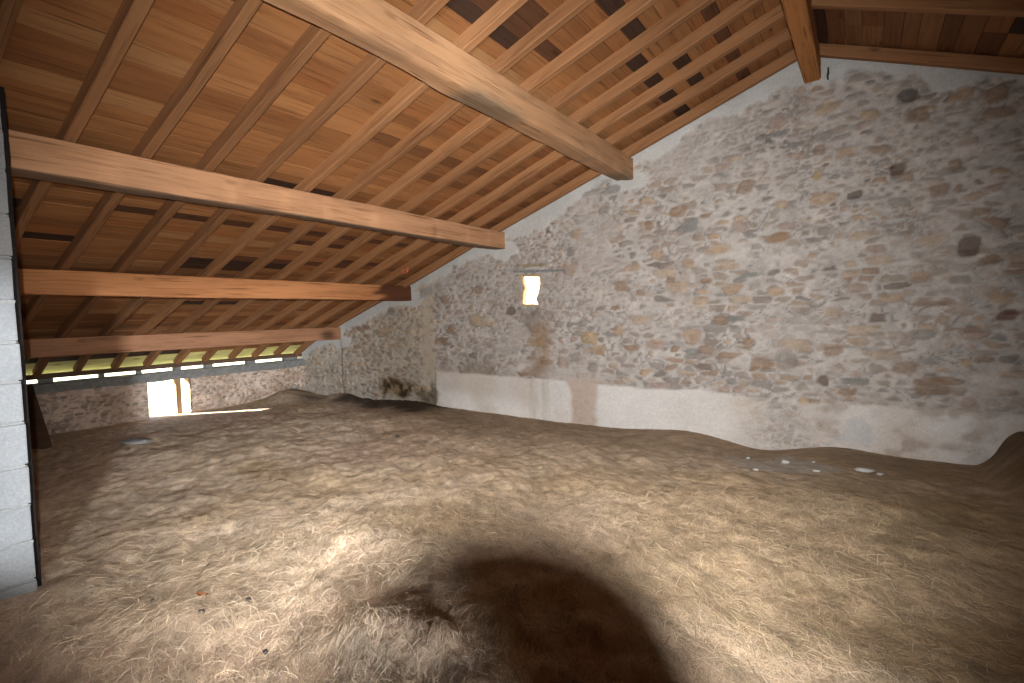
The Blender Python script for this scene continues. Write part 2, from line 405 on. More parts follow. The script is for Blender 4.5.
# run-off stain under the slit window
st = np.exp(-((X + 4.12) / 0.2) ** 2) * sst(1.1, 1.6, Z) * sst(1.74, 1.6, Z) * (0.65 + 0.6 * fbm(X * 9, Z * 6, 28, 3))
col = mix(col, s2l(82, 74, 68), np.clip(0.75 * st, 0, 1))
st = np.exp(-((X + 3.98 + 0.02 * fbm(Z * 4, Z * 0, 29, 2)) / 0.17) ** 2) * sst(0.55, 0.8, Z) * sst(1.6, 1.35, Z) * (0.7 + 0.6 * fbm(X * 8, Z * 6, 30, 3))
col = mix(col, s2l(140, 112, 82), np.clip(0.75 * st, 0, 1))
st = sst(0.35, 0.0, Z - 0.66) * sst(0.585, 0.64, Z) * sst(-6.1, -5.9, X) * sst(-3.6, -4.4, X) * (0.5 + 0.8 * fbm(X * 3, Z * 4, 31, 4))
col = mix(col, s2l(112, 98, 78), np.clip(0.65 * st, 0, 0.8))
# dark damp patch low on the older part
dd = np.sqrt(((X + 7.05) / 0.62) ** 2 + ((Z - 0.28) / 0.26) ** 2) + 0.55 * fbm(X * 4, Z * 5, 32, 4)
st = sst(1.0, 0.45, dd)
sp = sst(-0.15, 0.25, fbm(X * 9, Z * 10, 33, 3))
col = mix(col, s2l(120, 92, 50), 0.75 * st); col = mix(col, s2l(46, 38, 28), 0.9 * st * sp)
dd = np.sqrt(((X + 6.25) / 0.3) ** 2 + ((Z - 0.18) / 0.2) ** 2) + 0.5 * fbm(X * 6, Z * 7, 34, 3)
col = mix(col, s2l(84, 70, 44), 0.7 * sst(1.0, 0.5, dd))
# straight crack in the plaster near the corner
ck = np.exp(-((X + 8.68 + 0.02 * fbm(Z * 5, Z * 0, 35, 3)) / 0.022) ** 2) * sst(1.3, 1.0, Z)
col = mix(col, s2l(96, 78, 62), 0.7 * ck); hgt = hgt - 0.012 * ck
# damp greening towards the foot of the corner
hgt = hgt + 0.02 * fbm(X * 0.7, Z * 0.8, 36, 3)
V = np.stack([X.ravel(), (GY - hgt).ravel(), Z.ravel()], 1)
Fc = grid_faces(len(xs), len(zs))
fx = V[Fc, 0].mean(1); fz = V[Fc, 2].mean(1)
top = zr(fx) + RD
keep = (fz < top + 0.02) & ~inside(WIN, fx, fz)
o = mesh_np('wall_gable', V, Fc[keep], M_stone, col.reshape(-1, 3))
tag(o, 'tall rubble stone gable wall under the roof slopes, pale render along its foot', 'wall', kind='structure')

# reveal of the slit window: the lining of the hole through the wall
bm = bmesh.new()
ctr = WIN.mean(0)
loops = []
PW = []
for i in range(len(WIN)):
    a, b = WIN[i], WIN[(i + 1) % len(WIN)]
    for k in range(4): PW.append(a + (b - a) * k / 4)
PW = np.array(PW)
for (yy, s, jt) in ((GY - 0.004, 1.09, 0), (GY - 0.012, 1.0, 0), (GY + 0.05, 0.98, .008), (GY + 0.14, 1.0, .012), (GY + 0.24, 1.02, .012), (GY + 0.30, 1.05, 0)):
    vs = []
    for p in PW:
        q = ctr + (p - ctr) * s
        if yy > GY: q = q + rng.uniform(-jt, jt, 2) + np.array([-0.12 * (yy - GY) / 0.3 if q[0] < ctr[0] else -0.02, 0])
        vs.append(bm.verts.new((q[0], yy, q[1])))
    loops.append(vs)
for A, B in zip(loops, loops[1:]):
    for i in range(len(A)): bm.faces.new((A[i], A[(i + 1) % len(A)], B[(i + 1) % len(A)], B[i]))
M_reveal = flat_mat('reveal_mortar', tuple(s2l(182, 148, 108)), 0.95, 18, 0.3, 0.7)
o = bm_obj('window_1', bm, M_reveal, smooth=True)
tag(o, 'small unglazed slit window high in the gable wall, full of daylight', 'window', kind='structure')

# ================================================================= eave wall (stone) with its window opening
W2 = (3.55, 4.22, -0.1, 0.60)
ys = np.arange(-1.4, 6.62, 0.0165); zs2 = np.arange(-0.35, 0.625, 0.0165)
Y, Z = np.meshgrid(ys, zs2)
c1, h1, e1 = masonry(Y, Z, 131, 0.115, 0.05, s2l(196, 176, 160), 0.02)
c1 = c1 * (1 + 0.1 * fbm(Y * 0.8, Z, 132, 3))[..., None]
c1 = mix(c1, s2l(150, 118, 92), 0.35 * sst(0.0, 0.4, fbm(Y * 2, Z * 5, 133, 3)))
V = np.stack([(EX + h1 * 1.3 + 0.02 * fbm(Y * 2, Z * 3, 134, 3)).ravel(), Y.ravel(), Z.ravel()], 1)
Fc = grid_faces(len(ys), len(zs2)); fy = V[Fc, 1].mean(1); fz = V[Fc, 2].mean(1)
wob = 0.012 * fbm(fz * 9, fz * 0, 135, 2)
hole = (fy > W2[0] + wob) & (fy < W2[1] + wob * 2) & (fz > W2[2]) & (fz < W2[3])
o = mesh_np('wall_eave', V, Fc[~hole], M_stone, c1.reshape(-1, 3))
tag(o, 'low rubble stone wall under the eaves', 'wall', kind='structure')
# thickness of the wall: jambs, sill and outer leaf
T = 0.26
bm = bmesh.new()
def jamb(y, sgn):
    n = 9; rows = []
    for i in range(n + 1):
        x = EX - T * i / n
        rows.append([bm.verts.new((x, y + (rng.uniform(-.014, .014) if 0 < i else 0.004 * sgn), z)) for z in np.linspace(W2[2] - 0.1, W2[3] + 0.02, 10)])
    for A, B in zip(rows, rows[1:]):
        for k in range(9): bm.faces.new((A[k], A[k + 1], B[k + 1], B[k]))
jamb(W2[0] + 0.005, 1); jamb(W2[1] - 0.005, -1)
add_box(bm, EX - T, EX - 0.01, W2[0] - 0.02, W2[1] + 0.02, -0.3, -0.06, 0.01)
o = bm_obj('window_2', bm, M_reveal, smooth=False)
tag(o, 'low unglazed window opening in the eave wall, blown out by daylight', 'window', kind='structure')
bm = bmesh.new()
add_box(bm, EX - T, EX - T + 0.04, -1.4, W2[0], -0.8, 0.6); add_box(bm, EX - T, EX - T + 0.04, W2[1], 6.9, -0.8, 0.6)
add_box(bm, EX - T, EX - T + 0.04, W2[0], W2[1], -0.8, -0.1)
tag(bm_obj('wall_outer_face', bm, M_plainwall), kind='structure')
# concrete ring beam on the eave wall
bm = bmesh.new()
n = 60
rings = []
for i in range(n + 1):
    y = -1.4 + 8.0 * i / n
    a = 0.006 * math.sin(y * 5.1) + 0.005 * math.sin(y * 13.0)
    prof = [(EX + 0.03 + a, 0.595 + a), (EX + 0.035 + a, 0.68), (EX + 0.03 - a, 0.742 + a), (EX + 0.01, 0.749 + a), (EX - T, 0.742), (EX - T, 0.595)]
    rings.append([bm.verts.new((px, y, pz)) for px, pz in prof])
for A, B in zip(rings, rings[1:]):
    for k in range(6): bm.faces.new((A[k], A[(k + 1) % 6], B[(k + 1) % 6], B[k]))
bm.faces.new(rings[0]); bm.faces.new(rings[-1][::-1])
o = bm_obj('trim_1', bm, M_conc, smooth=False)
tag(o, 'grey cast concrete beam capping the low eave wall', 'beam', kind='structure')
# timber wall plate carried on little concrete blocks
bm = bmesh.new()
add_box(bm, EX - 0.09, EX + 0.02, -1.4, 6.45, 0.81, 0.882, 0.006)
wp = bm_obj('wall_plate', bm, M_darkwood)
tag(wp, 'long dark timber wall plate under the rafter feet above the eave wall window', 'timber')
SP = [(1.82, 0.07), (2.27, 0.16), (2.95, 0.06), (3.46, 0.06), (4.035, 0.11), (4.56, 0.13), (5.35, 0.16), (6.2, 0.3), (0.9, 0.1), (-0.2, 0.1)]
order = {2.27: 'third', 2.95: 'second', 3.46: 'first'}
SPL = {2.27: 'small grey packing block under the wall plate, third from the window towards the block wall',
       1.82: 'small grey packing block under the wall plate, fourth from the window towards the block wall',
       2.95: 'small grey packing block under the wall plate, second from the window towards the block wall',
       3.46: 'small grey packing block under the wall plate, above the near jamb of the eave window',
       4.035: 'small grey packing block under the wall plate, above the wooden post of the eave window',
       4.56: 'grey packing block under the wall plate, first beyond the eave window',
       5.35: 'grey packing block under the wall plate, second beyond the eave window',
       6.2: 'long grey packing block under the wall plate in the corner by the gable wall'}
for (yy, w) in SP:
    if yy not in SPL: continue
    bm = bmesh.new(); add_box(bm, EX - 0.1, EX + 0.012, yy - w / 2, yy + w / 2, 0.745, 0.812, 0.006, jit=0.004)
    tag(bm_obj('packing_block', bm, M_conc), SPL[yy], 'block', 'packing blocks under the wall plate')
# wooden post standing in the eave window
bm = bmesh.new()
add_box(bm, EX - 0.13, EX - 0.03, 4.0, 4.085, -0.08, 0.6, 0.006, 2)
tag(bm_obj('window_post', bm, M_post), 'upright wooden post standing in the bright eave wall window', 'post')

M_dimwall = flat_mat('old_dark_render', (0.16, 0.14, 0.12), 0.95, 5, 0.3, 0.5)
# ================================================================= other walls of the barn (out of the picture)
def slab(name, x0, x1, y0, y1, z0, z1):
    bm = bmesh.new(); add_box(bm, x0, x1, y0, y1, z0, z1, 0.01)
    return tag(bm_obj(name, bm, M_dimwall), kind='structure')
slab('wall_right', 7.0, 7.3, -5.3, 6.9, -0.8, 1.45)
slab('wall_back', -10.4, 7.3, -5.3, -5.0, -0.8, 4.6)
slab('wall_left_end', -10.4, EX, -5.3, -1.4, -0.8, 0.9)
# unseen partition added behind the camera, its opening cut to shape the rear beam
bm = bmesh.new()
add_box(bm, -4.25, -0.45, -1.2, -1.0, -0.3, 2.9); add_box(bm, -0.45, 2.42, -1.2, -1.0, -0.3, 0.82); add_box(bm, 2.42, 7.0, -1.2, -1.0, -0.3, 1.3); add_box(bm, 2.42, 4.4, -1.2, -1.0, 1.3, 2.3); add_box(bm, -0.45, 2.42, -1.2, -1.0, 1.76, 2.8)
tag(bm_obj('wall_beam_mask', bm, M_dimwall), kind='structure')

# ================================================================= concrete block wall at the left of the picture
bm = bmesh.new()
BX = -4.05; BE = 0.815; TH = 0.2
zj = [-0.19, 0.06, 0.293, 0.51, 0.745, 1.0, 1.24, 1.472, 1.709, 1.96, 2.2, 2.456, 2.68, 2.95]
for k in range(len(zj) - 1):
    y1 = BE + rng.uniform(-0.004, 0.004); first = True
    while y1 > -1.0:
        L = 0.49 if not (first and k % 2 == 0) else 0.245
        jx = rng.uniform(-0.005, 0.005)
        add_box(bm, BX - TH + jx, BX + jx, max(y1 - L, -1.0), y1, zj[k] + 0.008, zj[k + 1] - 0.008, 0.009, 2, 0, 0.002)
        y1 -= L + 0.014; first = False
# mortar: core behind the block faces and squeezed-out beads along the joints
add_box(bm, BX - TH + 0.012, BX - 0.012, -1.0, BE - 0.012, -0.19, 2.95, 0, 1, 1)
for k in range(1, len(zj) - 1):
    n = 40
    prev = None
    for i in range(n + 1):
        y = BE - 0.004 - (BE + 1.0) * i / n
        r = 0.004 + 0.012 * max(0, float(fbm(np.array(y * 5.0), np.array(k * 3.7), 61, 3)) + 0.15)
        ring = []
        for a in range(6):
            t = 2 * PI * a / 6
            ring.append(bm.verts.new((BX - 0.006 + r * math.cos(t), y, zj[k] + r * 0.9 * math.sin(t) - 0.25 * r)))
        if prev:
            for a in range(6):
                f = bm.faces.new((prev[a], prev[(a + 1) % 6], ring[(a + 1) % 6], ring[a])); f.material_index = 1
        prev = ring
o = bm_obj('wall_left', bm, [M_block, M_mortar])
tag(o, 'end of a grey concrete block wall with thick mortar joints', 'wall', kind='structure')

# near-black strip added at the block wall end, standing in for its flash shadow
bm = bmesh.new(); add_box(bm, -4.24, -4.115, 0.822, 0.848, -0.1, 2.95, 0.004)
M_shade_strip = flat_mat('shade_strip_black', (0.012, 0.01, 0.009), 0.9, 30, 0.4, 0.4)
tag(bm_obj('shade_strip', bm, M_shade_strip), 'black strip standing in for flash shadow at the end of the concrete block wall', 'post')

# ================================================================= roof boards
bm_v = []; bm_f = []; bm_c = []
RY = [6.37 - 0.465 * k for k in range(0, 24)]          # rafter centre lines
DEFS = [((152, 103, 62), 6), ((162, 112, 70), 4), ((142, 94, 56), 5), ((168, 122, 79), 1.6), ((124, 81, 49), 2.2), ((92, 59, 38), 1.3), ((64, 44, 32), 0.8), ((152, 98, 57), 4)]
pw = np.array([d[1] for d in DEFS]); pw = pw / pw.sum()
def deck(side):
    dx = -1 if side == 'l' else 1
    sl = 0.337 if side == 'l' else 0.39
    x = RX; end = -10.34 if side == 'l' else 7.2
    while (x > end) if dx < 0 else (x < end):
        w = rng.uniform(0.115, 0.165)
        x2 = max(x + dx * w, end) if dx < 0 else min(x + dx * w, end)
        y = 6.75
        while y > -5.2:
            nb = int(rng.integers(1, 6))
            i0 = min(range(len(RY)), key=lambda i: abs(RY[i] - y)); 
            ye = RY[min(i0 + nb, len(RY) - 1)] if i0 + nb < len(RY) - 1 else -5.3
            base = s2l(240, 236, 156) * rng.uniform(0.9, 1.1) if side == 'l' and x < -9.75 else s2l(*DEFS[int(rng.choice(len(DEFS), p=pw))][0]) * rng.uniform(0.85, 1.15)  # eave boards pale yellow-green: light bounced off the grass put into their colour
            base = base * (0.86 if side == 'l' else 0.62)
            g = 0.0025; dz = rng.uniform(-0.003, 0.003)
            xa, xb = sorted((x, x2)); xa += g; xb -= g
            n0 = len(bm_v)
            for (yy) in (y - 0.002, ye + 0.002):
                for (xx, up) in ((xa, 0), (xb, 0), (xb, 1), (xa, 1)):
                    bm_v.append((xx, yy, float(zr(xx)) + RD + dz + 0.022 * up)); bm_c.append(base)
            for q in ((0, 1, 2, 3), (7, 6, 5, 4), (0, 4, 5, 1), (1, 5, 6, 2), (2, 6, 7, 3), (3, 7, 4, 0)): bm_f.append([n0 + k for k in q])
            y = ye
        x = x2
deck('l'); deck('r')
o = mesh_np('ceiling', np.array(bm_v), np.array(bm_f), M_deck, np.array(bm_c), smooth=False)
tag(o, 'pine board roof lining laid level across the rafters on both slopes', 'ceiling', kind='structure')
# roofing over the boards, keeps the daylight out
bm = bmesh.new(); lo = []; hi = []
for x1 in list(np.linspace(-10.33, -8.67, 7)) + [RX, 7.2]:
    z1 = (4.262 if x1 == RX else float(zr(x1))) + RD
    lo.append([bm.verts.new((x1, y, z1 + 0.035)) for y in (-5.3, 6.9)]); hi.append([bm.verts.new((x1, y, z1 + 0.09)) for y in (-5.3, 6.9)])
for a, b, c, d in zip(lo, lo[1:], hi, hi[1:]):
    for q in ((a[0], a[1], b[1], b[0]), (c[0], d[0], d[1], c[1]), (a[0], b[0], d[0], c[0]), (a[1], c[1], d[1], b[1])): bm.faces.new(q)
bm.faces.new((lo[0][0], hi[0][0], hi[0][1], lo[0][1])); bm.faces.new((lo[-1][0], lo[-1][1], hi[-1][1], hi[-1][0]))
tag(bm_obj('roof_covering', bm, flat_mat('clay_roofing', (0.12, 0.06, 0.04))), kind='structure')

# ================================================================= rafters
ANG = math.atan(0.344); ANR = math.atan(0.40)
def rafter_mesh(seed, L, w=0.076, d=0.108, drop=True):
    """local x runs down the slope, top face at z = d"""
    r = np.random.default_rng(seed); n = 44
    prof = [(-w / 2, 0.008), (-w / 2 + 0.008, 0), (w / 2 - 0.008, 0), (w / 2, 0.008), (w / 2, d), (-w / 2, d)]
    ph = r.uniform(0, 6, 4); vs = []
    for i in range(n + 1):
        s = L * i / n
        oy = 0.008 * math.sin(s * 0.8 + ph[0]) + 0.004 * math.sin(s * 2.3 + ph[1]); oz = 0.004 * math.sin(s * 1.4 + ph[2])
        ww = 1 + 0.05 * math.sin(s * 1.1 + ph[3])
        for (py, pz) in prof: vs.append((s, oy + py * ww, pz + (oz if pz < d / 2 else 0) - (float(eave_drop(RX - s * math.cos(ANG))) / math.cos(ANG) if drop else 0)))
    fs = []
    for i in range(n):
        for k in range(6):
            a = i * 6 + k; b = i * 6 + (k + 1) % 6
            fs.append((a, b, b + 6, a + 6))
    me = bpy.data.meshes.new('rafter'); me.from_pydata(vs, [], fs + [tuple(range(6))[::-1], tuple(n * 6 + k for k in range(6))]); me.materials.append(M_rafter)
    return me

ANG = math.atan(0.344); ANR = math.atan(0.40)
LL = (10.06 + RX) / math.cos(ANG); LR = 7.4 / math.cos(ANR)
variants = [rafter_mesh(100 + k, LL - 0.02) for k in range(4)]
variant_r = rafter_mesh(200, LR, drop=False)
ORD = ['first', 'second', 'third', 'fourth', 'fifth', 'sixth', 'seventh', 'eighth', 'ninth', 'tenth', 'eleventh', 'twelfth', 'thirteenth', 'fourteenth']
proto = bpy.data.objects.new('rafter', variants[0])
for k in range(13):
    o = proto if k == 0 else proto.copy()
    C.objects.link(o); o.data = variants[k % 4]
    # local x -> down the long slope (-x), local z up
    o.matrix_world = Matrix.Translation((RX - 0.02, 6.37 - 0.465 * k - (0.02 if k == 0 else 0), 4.262 - 0.344 * 0.02 - (0.04 if k == 0 else 0))) @ Matrix(((-math.cos(ANG), 0, -math.sin(ANG), 0), (0, -1, 0, 0), (-math.sin(ANG), 0, math.cos(ANG), 0), (0, 0, 0, 1)))
    if k == 0: lab = 'pine rafter lying along the top of the stone gable wall on the long roof slope'
    elif k == 12: lab = 'shaded pine rafter nearest the concrete block wall on the long roof slope'
    else: lab = '%s pine rafter out from the stone gable wall on the long roof slope' % ORD[k]
    tag(o, lab, 'rafter', 'rafters of the long roof slope')
protor = bpy.data.objects.new('rafter', variant_r)
for k in range(2):
    o = protor if k == 0 else protor.copy()
    C.objects.link(o)
    o.matrix_world = Matrix.Translation((RX + 0.02, 6.37 - 1.02 * k, 4.205 - 0.40 * 0.02 - (0.02 if k == 0 else 0))) @ Matrix(((math.cos(ANR), 0, math.sin(ANR), 0), (0, 1, 0, 0), (-math.sin(ANR), 0, math.cos(ANR), 0), (0, 0, 0, 1)))
    tag(o, ['pine rafter along the gable wall top on the short slope beyond the ridge beam',
            'second pine rafter from the gable wall, on the short slope beyond the ridge beam'][k], 'rafter', 'rafters of the short roof slope')

# ================================================================= purlins and ridge beam
def purlin(name, label, x1, w, zb, zt, seed, base, yend=-1.3, wane=0.0, stain=None, bev=0.016, ztop_left=0.0, lift=0.0):
    r = np.random.default_rng(seed); n = 150; y0 = GY + 0.06
    ph = r.uniform(0, 6, 8); vs = []; cs = []
    h = zt - zb
    prof = [(0, bev), (-bev * .3, bev * .3), (-bev, 0), (-w * .35, 0), (-w * .7, 0), (-w + bev, 0), (-w, bev), (-w, h * .5), (-w, h - .01 - ztop_left), (-w * .5, h - ztop_left * .5), (-.008, h), (0, h - .01), (0, h * .75), (0, h * .5), (0, h * .25)]
    K = len(prof); base = np.array(base); zt_l = 0
    yv = np.linspace(y0, yend, n + 1)
    for i in range(n + 1):
        y = yv[i]
        ox = 0.008 * math.sin(y * 0.7 + ph[0]) + 0.004 * math.sin(y * 2.1 + ph[1]); oz = 0.007 * math.sin(y * 0.55 + ph[2]) + 0.003 * math.sin(y * 1.9 + ph[3])
        for k, (px, pz) in enumerate(prof):
            jx = 0.004 * float(fbm(np.array(y * 3.0), np.array(k * 1.7), seed, 2)); jz = 0.004 * float(fbm(np.array(y * 3.0 + 50), np.array(k * 1.7), seed, 2))
            wn = 0.0
            if wane and k in (4, 5, 6): wn = wane * max(0.0, 0.5 + float(fbm(np.array(y * 0.9), np.array(3.0), seed + 5, 3)))
            vs.append((px + ox + jx, y - y0, pz + oz * (1 if pz < h * .6 else .3) + jz + wn + lift * (y0 - y)))
            c = base * (1 + 0.1 * float(fbm(np.array(y * 0.8), np.array(k * 0.3), seed + 9, 3)))
            if stain: c = stain(y, k, pz / h, c, seed)
            cs.append(c)
    fs = []
    for i in range(n):
        for k in range(K):
            a = i * K + k; b = i * K + (k + 1) % K
            fs.append((a, a + K, b + K, b))
    me_f = np.array(fs)
    o = mesh_np(name, np.array(vs), me_f, M_purlin, np.array(cs), smooth=True)
    bm = bmesh.new(); bm.from_mesh(o.data)
    bmesh.ops.holes_fill(bm, edges=[e for e in bm.edges if e.is_boundary]); bmesh.ops.recalc_face_normals(bm, faces=bm.faces[:])
    bm.to_mesh(o.data); bm.free()
    me = o.data
    me.polygons.foreach_set('use_smooth', np.ones(len(me.polygons), bool))
    try: me.set_sharp_from_angle(angle=math.radians(32))
    except Exception: pass
    o.location = (x1, y0, zb)
    return tag(o, label, 'beam', 'purlins carrying the roof')

dk = np.array(s2l(92, 76, 66))
def stain_top(y, k, t, c, s):
    if t < 0.3:   # grey bark edge along the bottom arris
        q = float(sst(-0.1, 0.35, fbm(np.array(y * 1.1), np.array(1.0), s + 31, 3) + 0.25)) * (1 - t / 0.3) * 0.8
        c = c * (1 - q) + np.array(s2l(120, 104, 84)) * q
    q = float(sst(0.25, 0.5, fbm(np.array(y * 1.6), np.array(t * 3.0), s + 33, 3))) * 0.22
    return c * (1 - q) + dk * q
def stain_p3(y, k, t, c, s):
    lim = 5.72 + 0.12 * math.sin(t * 9) + 0.1 * float(fbm(np.array(t * 5.0), np.array(y * 2.0), 71, 3))
    q = float(sst(lim - 0.05, lim + 0.08, np.array(y))) * 0.88
    return c * (1 - q) + np.array(s2l(70, 38, 24)) * q
def stain_p4(y, k, t, c, s):
    q = float(sst(0.25, 0.05, np.array(math.hypot((y - 6.2) / 1.0, (t - 0.4) * 0.4)))) * 0.8
    return c * (1 - q) + np.array(s2l(64, 44, 32)) * q
def stain_p2(y, k, t, c, s):
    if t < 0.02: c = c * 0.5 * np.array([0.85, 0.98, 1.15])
    # chatter marks of the saw: pale bars across the face
    q = max(0.0, math.sin(y * 9.5 + 2 * math.sin(y * 2.1)) - 0.82) * 2.2 * (1 - abs(t - 0.35))
    c = c * (1 + 0.5 * max(0, q))
    kd = math.exp(-((y - 4.95) / 0.04) ** 2) * math.exp(-((t - 0.35) / 0.3) ** 2)
    return c * (1 - 0.5 * kd)
purlin('purlin', 'uppermost heavy sawn purlin below the ridge, dark bark edge along its underside', -2.5, 0.24, 3.285, 3.552, 401, s2l(180, 138, 101), -1.3, 0.03, stain_top, ztop_left=0.081)
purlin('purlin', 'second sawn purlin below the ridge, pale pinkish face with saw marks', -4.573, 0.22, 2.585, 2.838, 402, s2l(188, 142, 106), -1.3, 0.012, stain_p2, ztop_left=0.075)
purlin('purlin', 'third sawn purlin below the ridge, orange face with a dark stained end', -6.64, 0.22, 1.875, 2.126, 403, s2l(182, 124, 80), -1.3, 0.01, stain_p3, ztop_left=0.075)
purlin('purlin', 'lowest sawn purlin, dull brown, just above the sunlit eave boards', -8.67, 0.22, 1.18, 1.424, 404, s2l(160, 116, 86), -1.3, 0.01, stain_p4, ztop_left=0.075)
purlin('ridge_beam', 'heavy ridge beam at the peak of the roof where both slopes meet', -0.40, 0.16, 3.955, 4.23, 405, s2l(176, 118, 66), -1.3, 0.0, None)

# ================================================================= hay covered floor
def hay_h(x, y):
    x = np.asarray(x, float); y = np.asarray(y, float)
    h = 0.045 * fbm(x * 0.55, y * 0.55, 501, 3) + 0.03 * fbm(x * 1.7, y * 1.7, 502, 3)
    # long wind-rowed lumps, strongest on the daylight side
    a = x * 0.86 - y * 0.5; b = x * 0.5 + y * 0.86
    w = 0.35 + 0.65 * sst(0.5, -3.0, x)
    h = h + w * (0.032 * fbm(a * 1.0, b * 2.6, 503, 4) + 0.022 * fbm(a * 2.6, b * 6.0, 504, 3))
    h = h + 0.012 * fbm(x * 7, y * 7, 505, 3) + 0.006 * fbm(x * 22, y * 22, 506, 2)
    # lumps in front of the camera
    for (cx, cy, r, k) in ((-1.95, 1.55, 0.22, 0.09), (-1.62, 1.68, 0.13, 0.05), (-1.55, 2.15, 0.16, 0.06), (-1.3, 1.95, 0.12, 0.06), (-1.02, 2.15, 0.13, 0.06), (-1.1, 1.72, 0.12, 0.06), (-0.78, 1.95, 0.12, 0.05), (-1.32, 2.45, 0.14, 0.04), (-2.45, 1.75, 0.25, 0.02), (-3.0, 2.2, 0.3, 0.045)):
        h = h + (1 + 0.5 * fbm(x * 16, y * 16, 540, 3)) * k * np.exp(-(((x - cx) / r) ** 2 + ((y - cy) / (r * 0.8)) ** 2)) * (1 + 0.5 * fbm(x * 6, y * 6, 507, 2))
    # feet of the walls
    g = sst(5.4, 6.5, y)
    h = h * (1 - 0.75 * g) + g * (0.04 * np.exp(-((x + 6.1) / 1.2) ** 2) + 0.055 * np.exp(-((x + 1.9) / 0.45) ** 2) - 0.07 * np.exp(-((x + 1.0) / 0.35) ** 2) + 0.05 * np.exp(-((x + 0.2) / 0.35) ** 2) - 0.02)
    e = sst(-8.6, -9.9, x)
    h = h * (1 - 0.6 * e) + e * (-0.02 - 0.03 * sst(3, 6, y))
    f = 0.85 * sst(-8.3, -9.0, x) * sst(2.9, 3.6, y) * sst(6.3, 5.4, y); h = h * (1 - f) - 0.02 * f
    # mound in the corner, low dark ridge beside it, heap at the foot of the gable on the right
    m1 = np.exp(-(((x + 9.55) / 0.42) ** 2 + ((y - 5.9) / 0.5) ** 2)); h = h + 0.22 * m1 * (1 + 0.25 * fbm(x * 4, y * 4, 508, 3))
    m1 = np.exp(-(((x + 8.55) / 0.35) ** 2 + ((y - 6.35) / 0.3) ** 2)); h = h + 0.13 * m1
    rd = np.exp(-((y - 6.28 + 0.06 * np.sin(x * 3)) / 0.18) ** 2) * sst(-8.6, -8.0, x) * sst(-5.7, -6.4, x); h = h + 0.09 * rd * (1 + 0.4 * fbm(x * 5, y * 5, 509, 3))
    hp = sst(0.86, 1.22, x + 0.06 * fbm(y * 3, x * 3, 510, 3)) * sst(4.9, 6.0, y); h = h + hp * (0.36 + 0.05 * fbm(x * 3, y * 3, 511, 3) + 0.08 * sst(1.2, 2.0, x))
    h = h - 0.05 * np.exp(-(((x + 0.6) / 0.6) ** 2 + ((y - 5.9) / 0.45) ** 2))
    return h


def hay_col(x, y):
    b = s2l(190, 170, 148)
    c = np.ones(x.shape + (3,)) * b
    a = x * 0.86 - y * 0.5; bb = x * 0.5 + y * 0.86
    n = fbm(a * 1.6, bb * 5.0, 521, 4); c = c * (1 + 0.2 * n)[..., None]
    n = fbm(x * 0.6, y * 0.7, 522, 4)
    c = mix(c, s2l(170, 142, 100), 0.45 * sst(0.05, 0.5, n)); c = mix(c, s2l(188, 160, 142), 0.5 * sst(0.0, 0.5, -n))
    c = mix(c, s2l(140, 108, 62), 0.5 * sst(0.1, 0.5, fbm(x * 1.1 + 9, y * 1.4, 523, 4)) * sst(-1, 0.5, x))
    n2 = fbm(x * 15, y * 15, 524, 3); c = c * (1 + 0.3 * n2 + 0.38 * fbm(a * 9 + 0.6 * n, bb * 38, 541, 3))[..., None]
    # darker, browner strip along the gable
    st = sst(4.6, 6.1, y + 0.35 * fbm(x * 0.9, y * 0.9, 525, 3)) * sst(-8.5, -6, x)
    c = mix(c, s2l(120, 96, 68), 0.55 * st)
    # bare dusty patch with rubble crumbs
    d = np.sqrt(((x + 0.72) / 0.5) ** 2 + ((y - 5.75) / 0.45) ** 2) + 0.5 * fbm(x * 3, y * 3, 526, 4)
    c = mix(c, s2l(168, 160, 152), 0.85 * sst(1.0, 0.6, d))
    d = np.sqrt(((x - 0.1) / 0.45) ** 2 + ((y - 6.2) / 0.3) ** 2) + 0.5 * fbm(x * 3, y * 3, 527, 4)
    c = mix(c, s2l(136, 118, 98), 0.6 * sst(1.0, 0.6, d))
    # black rotted strip in the far corner
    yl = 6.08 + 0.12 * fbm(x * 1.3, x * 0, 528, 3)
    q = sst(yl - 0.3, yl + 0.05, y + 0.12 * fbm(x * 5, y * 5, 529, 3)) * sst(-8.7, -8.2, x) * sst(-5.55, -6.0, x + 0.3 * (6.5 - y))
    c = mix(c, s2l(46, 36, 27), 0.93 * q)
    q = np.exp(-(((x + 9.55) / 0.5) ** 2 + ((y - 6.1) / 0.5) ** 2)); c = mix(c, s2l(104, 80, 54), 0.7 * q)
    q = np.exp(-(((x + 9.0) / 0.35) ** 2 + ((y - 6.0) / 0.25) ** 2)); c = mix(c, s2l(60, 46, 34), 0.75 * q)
    # darker old heap on the right
    q = sst(0.8, 1.1, x) * sst(4.7, 5.6, y); c = mix(c, s2l(84, 62, 40), 0.75 * q)
    q = np.exp(-(((x - 0.55) / 0.9) ** 2 + ((y - 4.6) / 0.5) ** 2)) * (0.6 + 0.6 * fbm(x * 2, y * 2, 530, 3)); c = mix(c, s2l(132, 112, 66), np.clip(0.6 * q, 0, 0.8))
    return np.clip(c, 0.005, 0.9)


xs = np.concatenate([np.arange(-10.3, -4.6, 0.028), np.arange(-4.6, 1.8, 0.0185), np.arange(1.85, 7.1, 0.1)])
ys = np.concatenate([np.arange(-5.0, 0.3, 0.08), np.arange(0.3, 6.62, 0.0205)])
X, Y = np.meshgrid(xs, ys)
H = hay_h(X, Y)
V = np.stack([X.ravel(), Y.ravel(), H.ravel()], 1)
o = mesh_np('floor', V, grid_faces(len(xs), len(ys)), M_hay, hay_col(X, Y).reshape(-1, 3))
tag(o, 'barn floor deep in trodden hay', 'floor', kind='structure')

